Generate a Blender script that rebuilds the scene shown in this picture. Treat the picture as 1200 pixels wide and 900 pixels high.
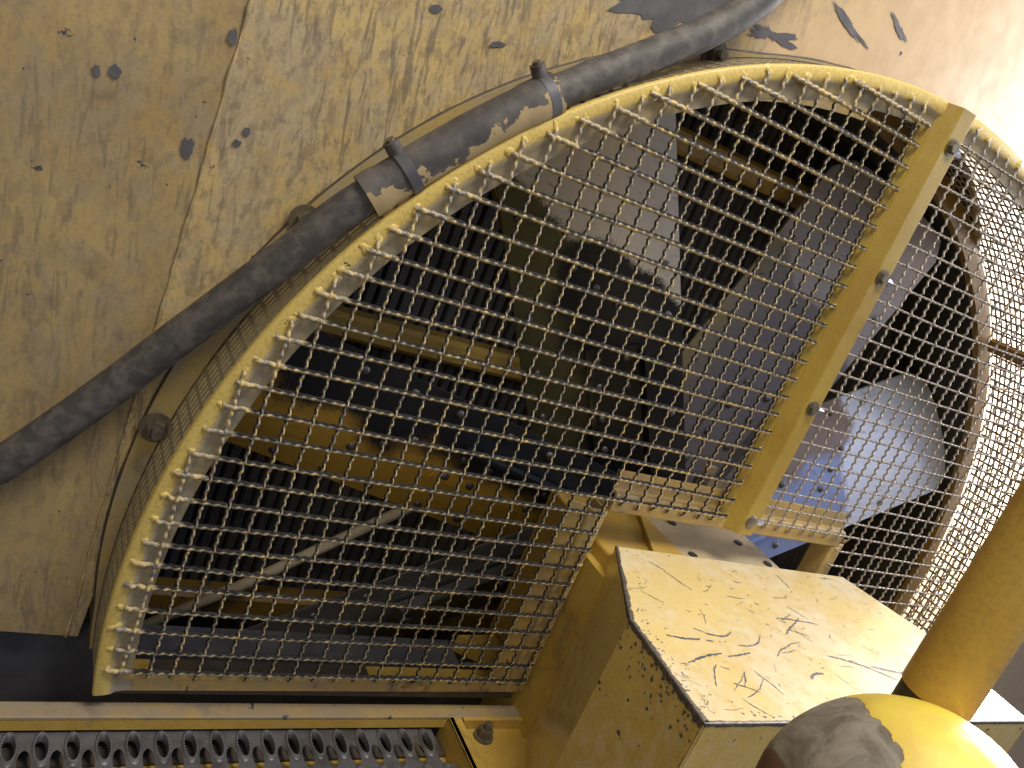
import bpy, bmesh, math, random
import numpy as np
from mathutils import Vector, Matrix, noise
random.seed(7)
rng = np.random.default_rng(7)
S = 0.03            # one mesh opening of the fan guard is 30 mm; everything below is laid out in these units
PI = math.pi
rad = math.radians
# guard coordinates: x right, y up along the guard, z out of the guard  ->  Blender (x, -z, y)
def W(p): return Vector((p[0]*S, -p[2]*S, p[1]*S))

for o in list(bpy.data.objects): bpy.data.objects.remove(o)
scn = bpy.context.scene
COL = scn.collection

# ================================================================ camera
cam = bpy.data.cameras.new('camera'); co = bpy.data.objects.new('camera', cam); COL.objects.link(co)
def D(v): return Vector((v[0], -v[2], v[1])).normalized()
cr = D((0.8350447, 0.3756793, 0.4019520)); cu = -D((0.1991577, -0.8874356, 0.4156853)); cf = D((0.5128708, -0.2670640, -0.8158678))
m = Matrix((cr, cu, -cf)).transposed().to_4x4(); m.translation = W((-6.620355, 24.828680, 28.910553))
co.matrix_world = m
cam.sensor_width = 36; cam.lens = 30.0; cam.clip_start = 0.01; cam.clip_end = 50
scn.camera = co

# ================================================================ world and lamps
wd = bpy.data.worlds.new('World'); scn.world = wd; wd.use_nodes = True
nt = wd.node_tree; nt.nodes.clear()
out = nt.nodes.new('ShaderNodeOutputWorld'); bg = nt.nodes.new('ShaderNodeBackground')
tc = nt.nodes.new('ShaderNodeTexCoord')
dp = nt.nodes.new('ShaderNodeVectorMath'); dp.operation = 'DOT_PRODUCT'
dp.inputs[1].default_value = Vector((0.55, -0.35, 0.80)).normalized()
rp = nt.nodes.new('ShaderNodeValToRGB')
rp.color_ramp.elements[0].position = 0.28; rp.color_ramp.elements[0].color = (0.44, 0.335, 0.165, 1)
rp.color_ramp.elements[1].position = 0.93; rp.color_ramp.elements[1].color = (1.15, 1.40, 2.2, 1)
e = rp.color_ramp.elements.new(0.58); e.color = (0.26, 0.25, 0.25, 1)
e = rp.color_ramp.elements.new(0.80); e.color = (0.48, 0.54, 0.70, 1)
ma = nt.nodes.new('ShaderNodeMapRange'); ma.inputs[1].default_value = -1; ma.inputs[2].default_value = 1
L = nt.links.new
L(tc.outputs['Generated'], dp.inputs[0]); L(dp.outputs['Value'], ma.inputs[0]); L(ma.outputs[0], rp.inputs[0])
L(rp.outputs[0], bg.inputs[0]); bg.inputs[1].default_value = 0.38; L(bg.outputs[0], out.inputs[0])

def area(name, loc, target, size, power, col):
    l = bpy.data.lights.new(name, 'AREA'); l.shape = 'RECTANGLE'; l.size = size[0]*S; l.size_y = size[1]*S; l.energy = power; l.color = col
    o = bpy.data.objects.new(name, l); COL.objects.link(o); o.location = W(loc)
    o.rotation_euler = (W(target) - W(loc)).to_track_quat('-Z', 'Y').to_euler(); return o
area('daylight_from_right', (92, 44, 9), (46, 16, -4), (36, 30), 38, (0.95, 0.95, 1.0))
area('daylight_from_above', (18, 78, 24), (16, 10, -2), (30, 20), 40, (1.0, 0.92, 0.78))
area('gap_fill_light', (98, 22, -8.5), (62, 10, -14), (12, 46), 80, (1.0, 0.90, 0.88))  # added lamp that brightens the wall seen through the perforated band
area('daylight_from_behind', (-34, 46, 58), (16, 8, 0), (34, 34), 9, (1.0, 0.90, 0.74))

scn.view_settings.view_transform = 'Standard'; scn.view_settings.look = 'None'
scn.view_settings.exposure = 0.0; scn.view_settings.gamma = 1.0; scn.view_settings.use_curve_mapping = False
scn.render.engine = 'CYCLES'
scn.cycles.max_bounces = 6

# ================================================================ materials
class N:
    def __init__(s, name):
        s.m = bpy.data.materials.new(name); s.m.use_nodes = True; s.t = s.m.node_tree; s.t.nodes.clear()
        s.o = s.t.nodes.new('ShaderNodeOutputMaterial'); s.b = s.t.nodes.new('ShaderNodeBsdfPrincipled')
        s.t.links.new(s.b.outputs[0], s.o.inputs[0]); s.g = s.t.nodes.new('ShaderNodeNewGeometry')
    def n(s, k, **kw):
        x = s.t.nodes.new(k)
        for a, v in kw.items(): setattr(x, a, v)
        return x
    def l(s, a, b): s.t.links.new(a, b)
    def pos(s, scale=(1, 1, 1)):        # scale given in guard axes
        v = s.n('ShaderNodeVectorMath', operation='MULTIPLY'); s.l(s.g.outputs['Position'], v.inputs[0])
        v.inputs[1].default_value = (scale[0]/S, scale[2]/S, scale[1]/S); return v.outputs[0]
    def noise(s, vec, scale, detail=4, rough=0.55, dist=0.0):
        x = s.n('ShaderNodeTexNoise'); s.l(vec, x.inputs['Vector']); x.inputs['Scale'].default_value = scale
        x.inputs['Detail'].default_value = detail; x.inputs['Roughness'].default_value = rough; x.inputs['Distortion'].default_value = dist
        return x.outputs['Fac']
    def step(s, v, a, b, lo=0.0, hi=1.0):
        x = s.n('ShaderNodeMapRange'); x.interpolation_type = 'SMOOTHSTEP'; s.l(v, x.inputs[0])
        x.inputs[1].default_value = a; x.inputs[2].default_value = b; x.inputs[3].default_value = lo; x.inputs[4].default_value = hi
        return x.outputs[0]
    def math(s, op, a, b=None):
        x = s.n('ShaderNodeMath', operation=op)
        for i, q in enumerate((a, b)):
            if q is None: continue
            if isinstance(q, (int, float)): x.inputs[i].default_value = q
            else: s.l(q, x.inputs[i])
        return x.outputs[0]
    def mix(s, f, a, b):
        x = s.n('ShaderNodeMix', data_type='RGBA')
        if isinstance(f, (int, float)): x.inputs[0].default_value = f
        else: s.l(f, x.inputs[0])
        for i, q in ((6, a), (7, b)):
            if isinstance(q, tuple): x.inputs[i].default_value = (*q, 1)
            else: s.l(q, x.inputs[i])
        return x.outputs[2]
    def bump(s, h, strength, dist):
        x = s.n('ShaderNodeBump'); s.l(h, x.inputs['Height']); x.inputs['Strength'].default_value = strength; x.inputs['Distance'].default_value = dist*S
        s.l(x.outputs[0], s.b.inputs['Normal']); return x.outputs[0]
    def set(s, **kw):
        for k, v in kw.items():
            k = {'base': 'Base Color', 'rough': 'Roughness', 'metal': 'Metallic', 'spec': 'Specular IOR Level', 'coat': 'Coat Weight'}[k]
            if isinstance(v, tuple): s.b.inputs[k].default_value = (*v, 1)
            elif isinstance(v, (int, float)): s.b.inputs[k].default_value = v
            else: s.l(v, s.b.inputs[k])
        return s.m

def mat_paint(name, yellow, dust, dust_amt=0.5, chips=0.66, chipcol=(0.055, 0.055, 0.065), streak=0.0, rough=0.5, grime=0.3, dirtcol=(0.10, 0.08, 0.06), edge=0.0, fine=1.0, clean=None, radial=None, top=None):
    k = N(name); p = k.pos()
    big = k.noise(p, 0.16, 5, 0.6); med = k.noise(p, 0.9*fine, 6, 0.65); sm = k.noise(p, 7.0*fine, 3, 0.6)
    var = k.mix(k.step(big, 0.35, 0.7), yellow, tuple(c*q for c, q in zip(yellow, (0.82, 0.74, 0.6))))
    d = k.math('ADD', k.math('MULTIPLY', big, 0.5), k.math('MULTIPLY', med, 0.5))
    col = k.mix(k.step(d, 0.62-dust_amt*0.3, 0.72-dust_amt*0.22, 0, min(1.0, 0.35+dust_amt*0.65)), var, dust)
    col = k.mix(k.math('MULTIPLY', k.step(sm, 0.42, 0.75), 0.22), col, dirtcol)
    if grime: col = k.mix(k.math('MULTIPLY', k.step(k.noise(p, 0.42*fine, 7, 0.7, 0.4), 0.55, 0.70), grime), col, dirtcol)
    if streak:
        sp_ = k.n('ShaderNodeSeparateXYZ'); k.l(p, sp_.inputs[0]); u_ = k.math('ADD', sp_.outputs[0], k.math('MULTIPLY', sp_.outputs[2], 0.17))
        cb = k.n('ShaderNodeCombineXYZ'); k.l(k.math('MULTIPLY', u_, 2.7), cb.inputs[0]); k.l(k.math('MULTIPLY', sp_.outputs[2], 0.38), cb.inputs[2])
        ps = cb.outputs[0]; s1 = k.noise(ps, 1.0, 9, 0.66, 0.8); s2 = k.noise(k.pos((2.2, 0.75, 1)), 1.0, 7, 0.7, 0.6)
        col = k.mix(k.math('MULTIPLY', k.step(k.noise(k.pos((1, .55, 1)), 2.6, 5, 0.7), 0.50, 0.62), 0.50*streak), col, (0.17, 0.13, 0.085))
        mk = k.step(k.noise(p, 0.11, 2, 0.5), 0.30, 0.50)
        col = k.mix(k.math('MULTIPLY', k.step(s2, 0.44, 0.62), 0.32*streak), col, (0.20, 0.155, 0.115))
        col = k.mix(k.math('MULTIPLY', k.math('MULTIPLY', k.step(s1, 0.525, 0.60), mk), 0.58*streak), col, (0.11, 0.088, 0.07))
    if clean:       # beyond x = clean[0] the panel is smooth, with hardly any dirt
        sx = k.n('ShaderNodeSeparateXYZ'); k.l(p, sx.inputs[0])
        cl = k.step(k.math('ADD', sx.outputs[0], k.math('MULTIPLY', k.math('SUBTRACT', big, 0.5), 16.0)), clean[0], clean[1])
        col = k.mix(k.math('MULTIPLY', cl, 0.93), col, k.mix(k.step(med, 0.35, 0.7), clean[2], tuple(c*0.88 for c in clean[2])))
    if radial:      # dust lies on the flat of the ring, the outer lip is a brighter yellow
        v = k.n('ShaderNodeVectorMath', operation='SUBTRACT'); k.l(p, v.inputs[0]); v.inputs[1].default_value = (C0[0], 0, C0[1])
        v2 = k.n('ShaderNodeVectorMath', operation='MULTIPLY'); k.l(v.outputs[0], v2.inputs[0]); v2.inputs[1].default_value = (1, 0, 1)
        ln = k.n('ShaderNodeVectorMath', operation='LENGTH'); k.l(v2.outputs[0], ln.inputs[0])
        rm = k.step(k.math('ADD', ln.outputs['Value'], k.math('MULTIPLY', k.math('SUBTRACT', med, 0.5), 0.5)), 29.25, 29.42)
        col = k.mix(k.math('MULTIPLY', rm, 0.85), col, k.mix(k.step(sm, 0.45, 0.65), radial, tuple(c*0.8 for c in radial)))
    c1 = k.noise(p, 1.15*fine, 8, 0.62, 0.2); cm = k.step(c1, chips, chips+0.012)
    if edge:
        bv = k.n('ShaderNodeBevel'); bv.samples = 4; bv.inputs['Radius'].default_value = edge*S
        dt = k.n('ShaderNodeVectorMath', operation='DOT_PRODUCT'); k.l(bv.outputs[0], dt.inputs[0]); k.l(k.g.outputs['Normal'], dt.inputs[1])
        em = k.step(k.math('ADD', dt.outputs['Value'], k.math('MULTIPLY', k.math('SUBTRACT', k.noise(p, 1.7, 8, 0.72), 0.5), 0.55)), 0.93, 0.945, 1, 0)
        cm = k.math('MAXIMUM', cm, em)
    col = k.mix(cm, col, chipcol)
    h = k.math('SUBTRACT', k.math('MULTIPLY', med, 0.35), cm)
    if top:         # sky sheen put into the colour as a paler tone on upward faces
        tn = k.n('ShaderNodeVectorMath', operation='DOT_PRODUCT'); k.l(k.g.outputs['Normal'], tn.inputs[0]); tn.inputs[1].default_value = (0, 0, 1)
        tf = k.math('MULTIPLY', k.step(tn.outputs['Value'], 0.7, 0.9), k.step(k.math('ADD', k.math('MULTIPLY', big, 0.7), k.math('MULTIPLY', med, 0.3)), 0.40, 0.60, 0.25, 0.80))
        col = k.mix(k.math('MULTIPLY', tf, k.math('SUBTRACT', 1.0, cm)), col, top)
    k.bump(h, 0.5, 0.05)
    r = k.math('ADD', k.math('MULTIPLY', med, 0.35), rough-0.17)
    return k.set(base=col, rough=r)

YEL = (0.60, 0.37, 0.055)
C0 = (28.78, 3.47); RO = 29.87         # axis and outer radius of the guard drum
FC = (29.2, 3.0)                        # fan axis
M = {}
M['wall'] = mat_paint('dusty_yellow_panel_paint', (0.57, 0.42, 0.165), (0.45, 0.36, 0.225), 0.7, 0.715, streak=1.0, rough=0.60, grime=0.25, clean=(17.0, 23.0, (0.60, 0.43, 0.24)))
M['wall_dark'] = mat_paint('grimy_yellow_panel_paint', (0.43, 0.315, 0.135), (0.34, 0.27, 0.165), 0.6, 0.69, streak=0.65, rough=0.66, grime=0.5)
M['wall_right'] = mat_paint('smooth_yellow_panel_paint', (0.62, 0.43, 0.20), (0.66, 0.48, 0.28), 0.5, 0.735, rough=0.38, grime=0.12)
M['flange'] = mat_paint('dusty_flange_paint', (0.42, 0.30, 0.10), (0.33, 0.27, 0.16), 0.75, 0.70, rough=0.6, grime=0.4)
M['frame'] = mat_paint('guard_frame_paint', (0.46, 0.36, 0.17), (0.35, 0.305, 0.215), 0.85, 0.72, rough=0.45, grime=0.2, fine=1.2, radial=(0.68, 0.50, 0.12))
M['bar'] = mat_paint('guard_bar_paint', (0.40, 0.285, 0.05), (0.40, 0.29, 0.09), 0.3, 0.70, rough=0.42, grime=0.45, edge=0.0)
M['band'] = mat_paint('perforated_band_paint', (0.30, 0.25, 0.16), (0.26, 0.225, 0.17), 0.5, 0.72, rough=0.5)
M['ring'] = mat_paint('shroud_paint', (0.27, 0.155, 0.022), (0.18, 0.11, 0.025), 0.5, 0.64, rough=0.5, grime=0.6)
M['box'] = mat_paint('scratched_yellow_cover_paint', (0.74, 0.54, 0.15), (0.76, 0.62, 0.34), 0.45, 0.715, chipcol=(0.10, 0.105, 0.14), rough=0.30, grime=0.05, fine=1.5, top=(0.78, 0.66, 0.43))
M['tube_yellow'] = mat_paint('handrail_paint', (0.66, 0.44, 0.10), (0.54, 0.34, 0.10), 0.5, 0.72, rough=0.30, grime=0.3)
M['elbow'] = mat_paint('bright_elbow_paint', (0.85, 0.72, 0.05), (0.80, 0.62, 0.08), 0.2, 0.71, rough=0.36, grime=0.1)
M['rail'] = mat_paint('notch_rail_paint', (0.56, 0.40, 0.14), (0.42, 0.33, 0.19), 0.55, 0.69, rough=0.45, grime=0.8, fine=1.0)
M['inner_flange'] = mat_paint('lit_inner_flange_paint', (0.80, 0.66, 0.32), (0.70, 0.58, 0.34), 0.4, 0.72, rough=0.5, grime=0.2)  # light entering the slots is put into this pale colour
M['plate'] = mat_paint('worn_plate_paint', (0.50, 0.42, 0.28), (0.42, 0.35, 0.23), 0.5, 0.66, chipcol=(0.09, 0.08, 0.09), rough=0.5)
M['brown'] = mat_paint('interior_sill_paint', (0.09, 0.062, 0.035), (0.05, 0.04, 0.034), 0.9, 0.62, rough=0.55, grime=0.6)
M['rail_strip'] = mat_paint('walkway_edge_paint', (0.38, 0.27, 0.10), (0.27, 0.215, 0.15), 0.7, 0.64, rough=0.6, grime=0.5)
M['bracket'] = mat_paint('bracket_paint', (0.52, 0.35, 0.07), (0.42, 0.29, 0.09), 0.4, 0.70, rough=0.45, grime=0.45, edge=0.0)

def mat_wire():
    k = N('dusty_galvanised_wire'); p = k.pos()
    a = k.noise(p, 3.2, 3, 0.6); b = k.noise(p, 0.35, 3, 0.5)
    c = k.mix(k.step(a, 0.44, 0.54), (0.58, 0.44, 0.185), (0.25, 0.225, 0.19))
    c = k.mix(k.step(b, 0.45, 0.62), c, (0.37, 0.30, 0.185))
    # wires of the left half turn black on their upper sides, fading near the rim
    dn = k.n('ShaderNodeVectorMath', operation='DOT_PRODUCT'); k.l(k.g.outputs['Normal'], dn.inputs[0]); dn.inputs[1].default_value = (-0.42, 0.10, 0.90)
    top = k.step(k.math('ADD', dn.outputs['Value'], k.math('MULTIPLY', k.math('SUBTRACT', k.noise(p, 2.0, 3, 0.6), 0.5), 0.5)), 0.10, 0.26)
    # the right half of the mesh is bare of yellow paint
    sx = k.n('ShaderNodeSeparateXYZ'); k.l(k.g.outputs['Position'], sx.inputs[0])
    rm = k.step(sx.outputs[0], 28.6*S, 28.8*S)
    c = k.mix(k.math('MULTIPLY', rm, 0.85), c, (0.30, 0.27, 0.24))
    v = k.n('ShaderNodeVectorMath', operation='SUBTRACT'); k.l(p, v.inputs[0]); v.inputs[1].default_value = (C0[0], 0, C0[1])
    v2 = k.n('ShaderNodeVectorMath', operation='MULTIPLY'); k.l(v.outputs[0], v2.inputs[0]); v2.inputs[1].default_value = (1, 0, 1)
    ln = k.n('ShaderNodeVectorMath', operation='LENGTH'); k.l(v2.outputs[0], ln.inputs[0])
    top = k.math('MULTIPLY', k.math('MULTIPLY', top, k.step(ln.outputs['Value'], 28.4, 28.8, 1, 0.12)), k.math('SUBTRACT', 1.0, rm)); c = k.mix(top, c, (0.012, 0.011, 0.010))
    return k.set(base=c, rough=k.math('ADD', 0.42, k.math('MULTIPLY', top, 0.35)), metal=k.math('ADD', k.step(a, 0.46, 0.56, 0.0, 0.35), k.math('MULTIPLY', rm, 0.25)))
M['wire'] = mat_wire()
def mat_simple(name, c, c2, rough, metal=0.0, scale=1.0, bump=0.3, lo=0.4, hi=0.65):
    k = N(name); p = k.pos(); a = k.noise(p, scale, 6, 0.65); b = k.noise(p, scale*8, 3, 0.6)
    col = k.mix(k.step(a, lo, hi), c, c2); col = k.mix(k.math('MULTIPLY', b, 0.25), col, tuple(x*0.45 for x in c))
    k.bump(k.math('ADD', a, k.math('MULTIPLY', b, 0.3)), bump, 0.04)
    return k.set(base=col, rough=rough, metal=metal)
M['rubber'] = mat_simple('dusty_black_rubber', (0.055, 0.050, 0.047), (0.125, 0.11, 0.098), 0.62, 0, 1.6)
M['bolt'] = mat_simple('weathered_bolt', (0.20, 0.17, 0.11), (0.11, 0.10, 0.09), 0.45, 0.5, 2.0)
M['nut_bright'] = mat_simple('zinc_nut', (0.62, 0.60, 0.60), (0.40, 0.40, 0.42), 0.25, 0.9, 2.0)
M['rivet'] = mat_simple('rivet_head', (0.17, 0.165, 0.16), (0.10, 0.10, 0.10), 0.4, 0.6, 2.0)
M['dark_steel'] = mat_simple('dark_steel', (0.085, 0.085, 0.10), (0.13, 0.13, 0.14), 0.55, 0.3, 0.5)
M['black'] = mat_simple('matt_black', (0.018, 0.016, 0.014), (0.028, 0.025, 0.02), 0.8)  # plain black for barrel, bay walls, back plate and bolt holes
M['rod'] = mat_simple('cream_rod', (0.62, 0.52, 0.34), (0.50, 0.40, 0.25), 0.6)
M['grating'] = mat_simple('galvanised_grating', (0.20, 0.195, 0.205), (0.12, 0.11, 0.10), 0.45, 0.6, 0.8)
M['tooth'] = mat_simple('worn_serration', (0.38, 0.37, 0.36), (0.25, 0.24, 0.23), 0.4, 0.7, 2)
M['scratch'] = mat_simple('scratched_bare_metal', (0.12, 0.125, 0.17), (0.085, 0.085, 0.105), 0.5, 0.2, 2.0, 0.1)
M['worn'] = mat_simple('worn_bare_edge', (0.19, 0.165, 0.13), (0.09, 0.078, 0.062), 0.42, 0.35, 5.0, 0.5)
M['bare_patch'] = mat_simple('bare_primer_patch', (0.10, 0.098, 0.105), (0.15, 0.145, 0.145), 0.55, 0.1, 0.8)
M['flake'] = mat_simple('yellow_overspray', (0.42, 0.31, 0.14), (0.34, 0.25, 0.12), 0.6, 0, 2.0)
M['grey_patch'] = mat_simple('weathered_grey_coating', (0.30, 0.27, 0.22), (0.16, 0.135, 0.11), 0.6, 0, 0.7)

def mat_sleeve():       # rubber with yellow paint sprayed on the side towards the guard
    k = N('painted_rubber_sleeve'); p = k.pos(); a = k.noise(p, 0.55, 6, 0.65); f = k.noise(p, 1.5, 7, 0.6); b = k.noise(p, 0.45, 2, 0.5)
    v = k.n('ShaderNodeVectorMath', operation='SUBTRACT'); k.l(p, v.inputs[0]); v.inputs[1].default_value = (C0[0], 0, C0[1])
    v2 = k.n('ShaderNodeVectorMath', operation='MULTIPLY'); k.l(v.outputs[0], v2.inputs[0]); v2.inputs[1].default_value = (1, 0, 1)
    ln = k.n('ShaderNodeVectorMath', operation='LENGTH'); k.l(v2.outputs[0], ln.inputs[0])
    q = k.math('ADD', ln.outputs['Value'], k.math('ADD', k.math('MULTIPLY', k.math('SUBTRACT', f, 0.5), 3.6), k.math('MULTIPLY', k.math('SUBTRACT', b, 0.5), 3.0)))
    mk = k.step(q, 30.42, 30.46, 1, 0)
    col = k.mix(mk, k.mix(k.step(a, 0.4, 0.65), (0.055, 0.050, 0.047), (0.125, 0.11, 0.098)), k.mix(f, (0.42, 0.32, 0.16), (0.30, 0.22, 0.11)))
    k.bump(k.math('ADD', mk, a), 0.4, 0.04)
    return k.set(base=col, rough=0.6)
M['sleeve'] = mat_sleeve()
def mat_core():     # radiator tubes with a fine fin pattern
    k = N('radiator_core'); p = k.pos()
    w = k.n('ShaderNodeTexWave', wave_type='BANDS', bands_direction='Z'); k.l(k.pos((0.5, 1, 1)), w.inputs['Vector'])
    w.inputs['Scale'].default_value = 2.6; w.inputs['Distortion'].default_value = 0.6; w.inputs['Detail'].default_value = 0
    a = k.noise(p, 0.35, 4, 0.6)
    c = k.mix(w.outputs['Fac'], (0.05, 0.047, 0.044), (0.095, 0.09, 0.083)); c = k.mix(k.step(a, 0.42, 0.7), c, (0.055, 0.048, 0.042))
    k.bump(w.outputs['Fac'], 0.4, 0.03)
    return k.set(base=c, rough=0.6, metal=0.2)
M['core'] = mat_core()

def mat_blade(name, theta, cols, ulim, vlim, slope=0.45, soft=0.8, rough=0.34, metal=0.45):
    """cols: base, outer (beyond ulim along the blade), side (beyond vlim across the blade)"""
    k = N(name); p = k.pos(); t = rad(theta)
    def axis(d):
        v = k.n('ShaderNodeVectorMath', operation='SUBTRACT'); k.l(p, v.inputs[0]); v.inputs[1].default_value = (FC[0], 0, FC[1])
        q = k.n('ShaderNodeVectorMath', operation='DOT_PRODUCT'); k.l(v.outputs[0], q.inputs[0]); q.inputs[1].default_value = (d[0], 0, d[1]); return q.outputs['Value']
    u = axis((math.cos(t), math.sin(t))); v = axis((-math.sin(t), math.cos(t)))
    grain = k.math('MULTIPLY', k.math('SUBTRACT', k.noise(p, 9.0, 2, 0.7), 0.5), 1.4); wob = k.math('MULTIPLY', k.math('SUBTRACT', k.noise(p, 0.25, 3, 0.5), 0.5), 6.0)
    jit = k.math('ADD', grain, wob)
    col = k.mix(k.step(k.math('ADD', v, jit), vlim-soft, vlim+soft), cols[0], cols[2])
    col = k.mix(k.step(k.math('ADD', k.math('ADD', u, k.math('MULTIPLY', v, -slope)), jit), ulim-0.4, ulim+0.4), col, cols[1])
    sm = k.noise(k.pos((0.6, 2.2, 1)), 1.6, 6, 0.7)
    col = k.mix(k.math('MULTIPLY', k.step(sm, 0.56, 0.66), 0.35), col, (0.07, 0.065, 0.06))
    k.bump(k.noise(p, 0.35, 3, 0.5), 0.25, 0.12)
    return k.set(base=col, rough=k.math('ADD', rough-0.06, k.math('MULTIPLY', sm, 0.16)), metal=0.15 if theta == 168 else metal)

# ================================================================ object helpers
def raw(name, verts, faces, mat, parent=None, smooth=False, kind=None, label=None):
    me = bpy.data.meshes.new(name)
    off = Vector((0, 0, 0)) if parent is None else WORLDLOC[parent.name]
    vs = [tuple(W(v) - off) for v in verts]
    me.from_pydata(vs, [], faces); me.validate()
    bm = bmesh.new(); bm.from_mesh(me); bmesh.ops.recalc_face_normals(bm, faces=bm.faces); bm.to_mesh(me); bm.free()
    if smooth: me.polygons.foreach_set('use_smooth', [True]*len(me.polygons))
    me.materials.append(mat)
    o = bpy.data.objects.new(name, me); COL.objects.link(o)
    if parent is not None: o.parent = parent; WORLDLOC[o.name] = off
    if kind: o['kind'] = kind
    if label: o['label'] = label
    return o
WORLDLOC = {}
def thing(name, label, cat, loc, group=None):
    o = bpy.data.objects.new(name, None); COL.objects.link(o); o.location = W(loc); o.empty_display_size = 0.05
    o['label'] = label; o['category'] = cat
    if group: o['group'] = group
    WORLDLOC[o.name] = W(loc).copy(); return o
def tag(o, label, cat): o['label'] = label; o['category'] = cat
def setw(o, w): o['kind'] = 'structure'; return o

class MB:
    def __init__(s): s.v = []; s.f = []
    def add(s, v, f):
        n = len(s.v); s.v += [tuple(x) for x in v]; s.f += [tuple(i+n for i in q) for q in f]; return s
    def box(s, a, b):
        x0, y0, z0 = a; x1, y1, z1 = b
        return s.add([(x0,y0,z0),(x1,y0,z0),(x1,y1,z0),(x0,y1,z0),(x0,y0,z1),(x1,y0,z1),(x1,y1,z1),(x0,y1,z1)],
                     [(0,3,2,1),(4,5,6,7),(0,1,5,4),(1,2,6,5),(2,3,7,6),(3,0,4,7)])
    def prism(s, poly, axis_pts, caps=True):
        """poly: list of 3D pts, swept through list of offset vectors"""
        n = len(poly); base = len(s.v)
        for o in axis_pts: s.v += [tuple(np.array(p)+np.array(o)) for p in poly]
        for k in range(len(axis_pts)-1):
            for i in range(n):
                j = (i+1) % n; s.f.append((base+k*n+i, base+k*n+j, base+(k+1)*n+j, base+(k+1)*n+i))
        if caps: s.f.append(tuple(base+i for i in range(n))[::-1]); s.f.append(tuple(base+(len(axis_pts)-1)*n+i for i in range(n)))
        return s
    def tube(s, pts, r, n=12, caps=True, radii=None):
        pts = [Vector(p) for p in pts]; base = len(s.v); up = None
        for i, p in enumerate(pts):
            t = (pts[min(i+1, len(pts)-1)] - pts[max(i-1, 0)]).normalized()
            if up is None: up = t.orthogonal().normalized()
            up = (up - t*up.dot(t)).normalized(); b = t.cross(up); rr = radii[i] if radii else r
            for k in range(n):
                a = 2*PI*k/n; s.v.append(tuple(p + up*math.cos(a)*rr + b*math.sin(a)*rr))
        for i in range(len(pts)-1):
            for k in range(n):
                j = (k+1) % n; s.f.append((base+i*n+k, base+i*n+j, base+(i+1)*n+j, base+(i+1)*n+k))
        if caps: s.f.append(tuple(base+k for k in range(n))[::-1]); s.f.append(tuple(base+(len(pts)-1)*n+k for k in range(n)))
        return s
    def sweep_arc(s, prof, c, a0, a1, n, close=True):
        """prof: closed list of (r, z); swept about the z axis through c from a0 to a1 degrees"""
        base = len(s.v); m_ = len(prof)
        for i in range(n+1):
            a = rad(a0 + (a1-a0)*i/n)
            for r, z in prof: s.v.append((c[0]+r*math.cos(a), c[1]+r*math.sin(a), z))
        for i in range(n):
            for k in range(m_):
                j = (k+1) % m_
                if not close and k == m_-1: continue
                s.f.append((base+i*m_+k, base+i*m_+j, base+(i+1)*m_+j, base+(i+1)*m_+k))
        if close: s.f.append(tuple(base+k for k in range(m_))); s.f.append(tuple(base+n*m_+k for k in range(m_))[::-1])
        return s
    def build(s, name, mat, parent=None, smooth=False, kind=None, label=None): return raw(name, s.v, s.f, mat, parent, smooth, kind, label)

def bevel(o, w, seg=2):
    b = o.modifiers.new('bevel', 'BEVEL'); b.width = w*S; b.segments = seg; b.limit_method = 'ANGLE'; b.angle_limit = rad(35)
    return o
def shade_auto(o, ang=40):
    me = o.data
    bm = bmesh.new(); bm.from_mesh(me)
    for e_ in bm.edges:
        if len(e_.link_faces) == 2: e_.smooth = e_.calc_face_angle(0) < rad(ang)
    for f in bm.faces: f.smooth = True
    bm.to_mesh(me); bm.free(); return o
def clone(src, loc, parent, rot=None, scale=None):
    c = src.copy(); COL.objects.link(c); c.parent = parent
    c.location = W(loc) - WORLDLOC[parent.name]
    if rot is not None: c.rotation_euler = rot
    if scale is not None: c.scale = scale
    return c

C0 = (28.78, 3.47); RO = 29.87         # axis and outer radius of the guard drum
FC = (29.2, 3.0)                        # fan axis

# ================================================================ body panels (the machine side that the guard is bolted to)
def zwall(x):
    if x < -1.85: return -3.0 - (-1.85-x)*0.05
    if x < 22: return -3.0
    return -3.0 - (0.008*(x-22)**2 if x < 58 else 10.37 + (x-58)*0.2)
def panel(name, x0, x1, dx, ybot, ytop, mat, parent, R=30.3, lower=False):
    mb = MB(); n = max(1, int(round((x1-x0)/dx))); xs = [x0+(x1-x0)*i/n for i in range(n+1)]; rows = []
    for x in xs:
        d2 = R*R-(x-C0[0])**2
        if not lower:
            lo = C0[1]+math.sqrt(d2) if d2 > 0 else ybot
            lo = max(lo, ybot); rows.append((lo, ytop))
        else:
            hi = C0[1]-math.sqrt(d2) if d2 > 0 else ytop
            rows.append((ybot, hi))
    m_ = 10; T = 0.5
    vs = []
    for x, (a, b) in zip(xs, rows):
        for j in range(m_+1):
            y = a+(b-a)*j/m_; vs.append((x, y, zwall(x)+0.06*noise.noise(Vector((x*.12, y*.12, 3)))))
    k = len(vs); vs += [(v[0], v[1], v[2]-T) for v in vs]; fs = []
    for i in range(n):
        for j in range(m_):
            q = (i*(m_+1)+j, (i+1)*(m_+1)+j, (i+1)*(m_+1)+j+1, i*(m_+1)+j+1); fs.append(q); fs.append(tuple(z+k for z in q[::-1]))
        for j in (0, m_):
            a, b = i*(m_+1)+j, (i+1)*(m_+1)+j; fs.append((a, b, b+k, a+k))
    for i in (0, n):
        for j in range(m_):
            a = i*(m_+1)+j; fs.append((a, a+1, a+1+k, a+k))
    mb.add(vs, fs); o = mb.build(name, mat, parent); return shade_auto(o, 25)
hood = thing('machine_side', 'dusty yellow steel body of the machine, streaked with dirt, behind the fan guard', 'machine body', (-1.85, -0.8, -3))
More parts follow.
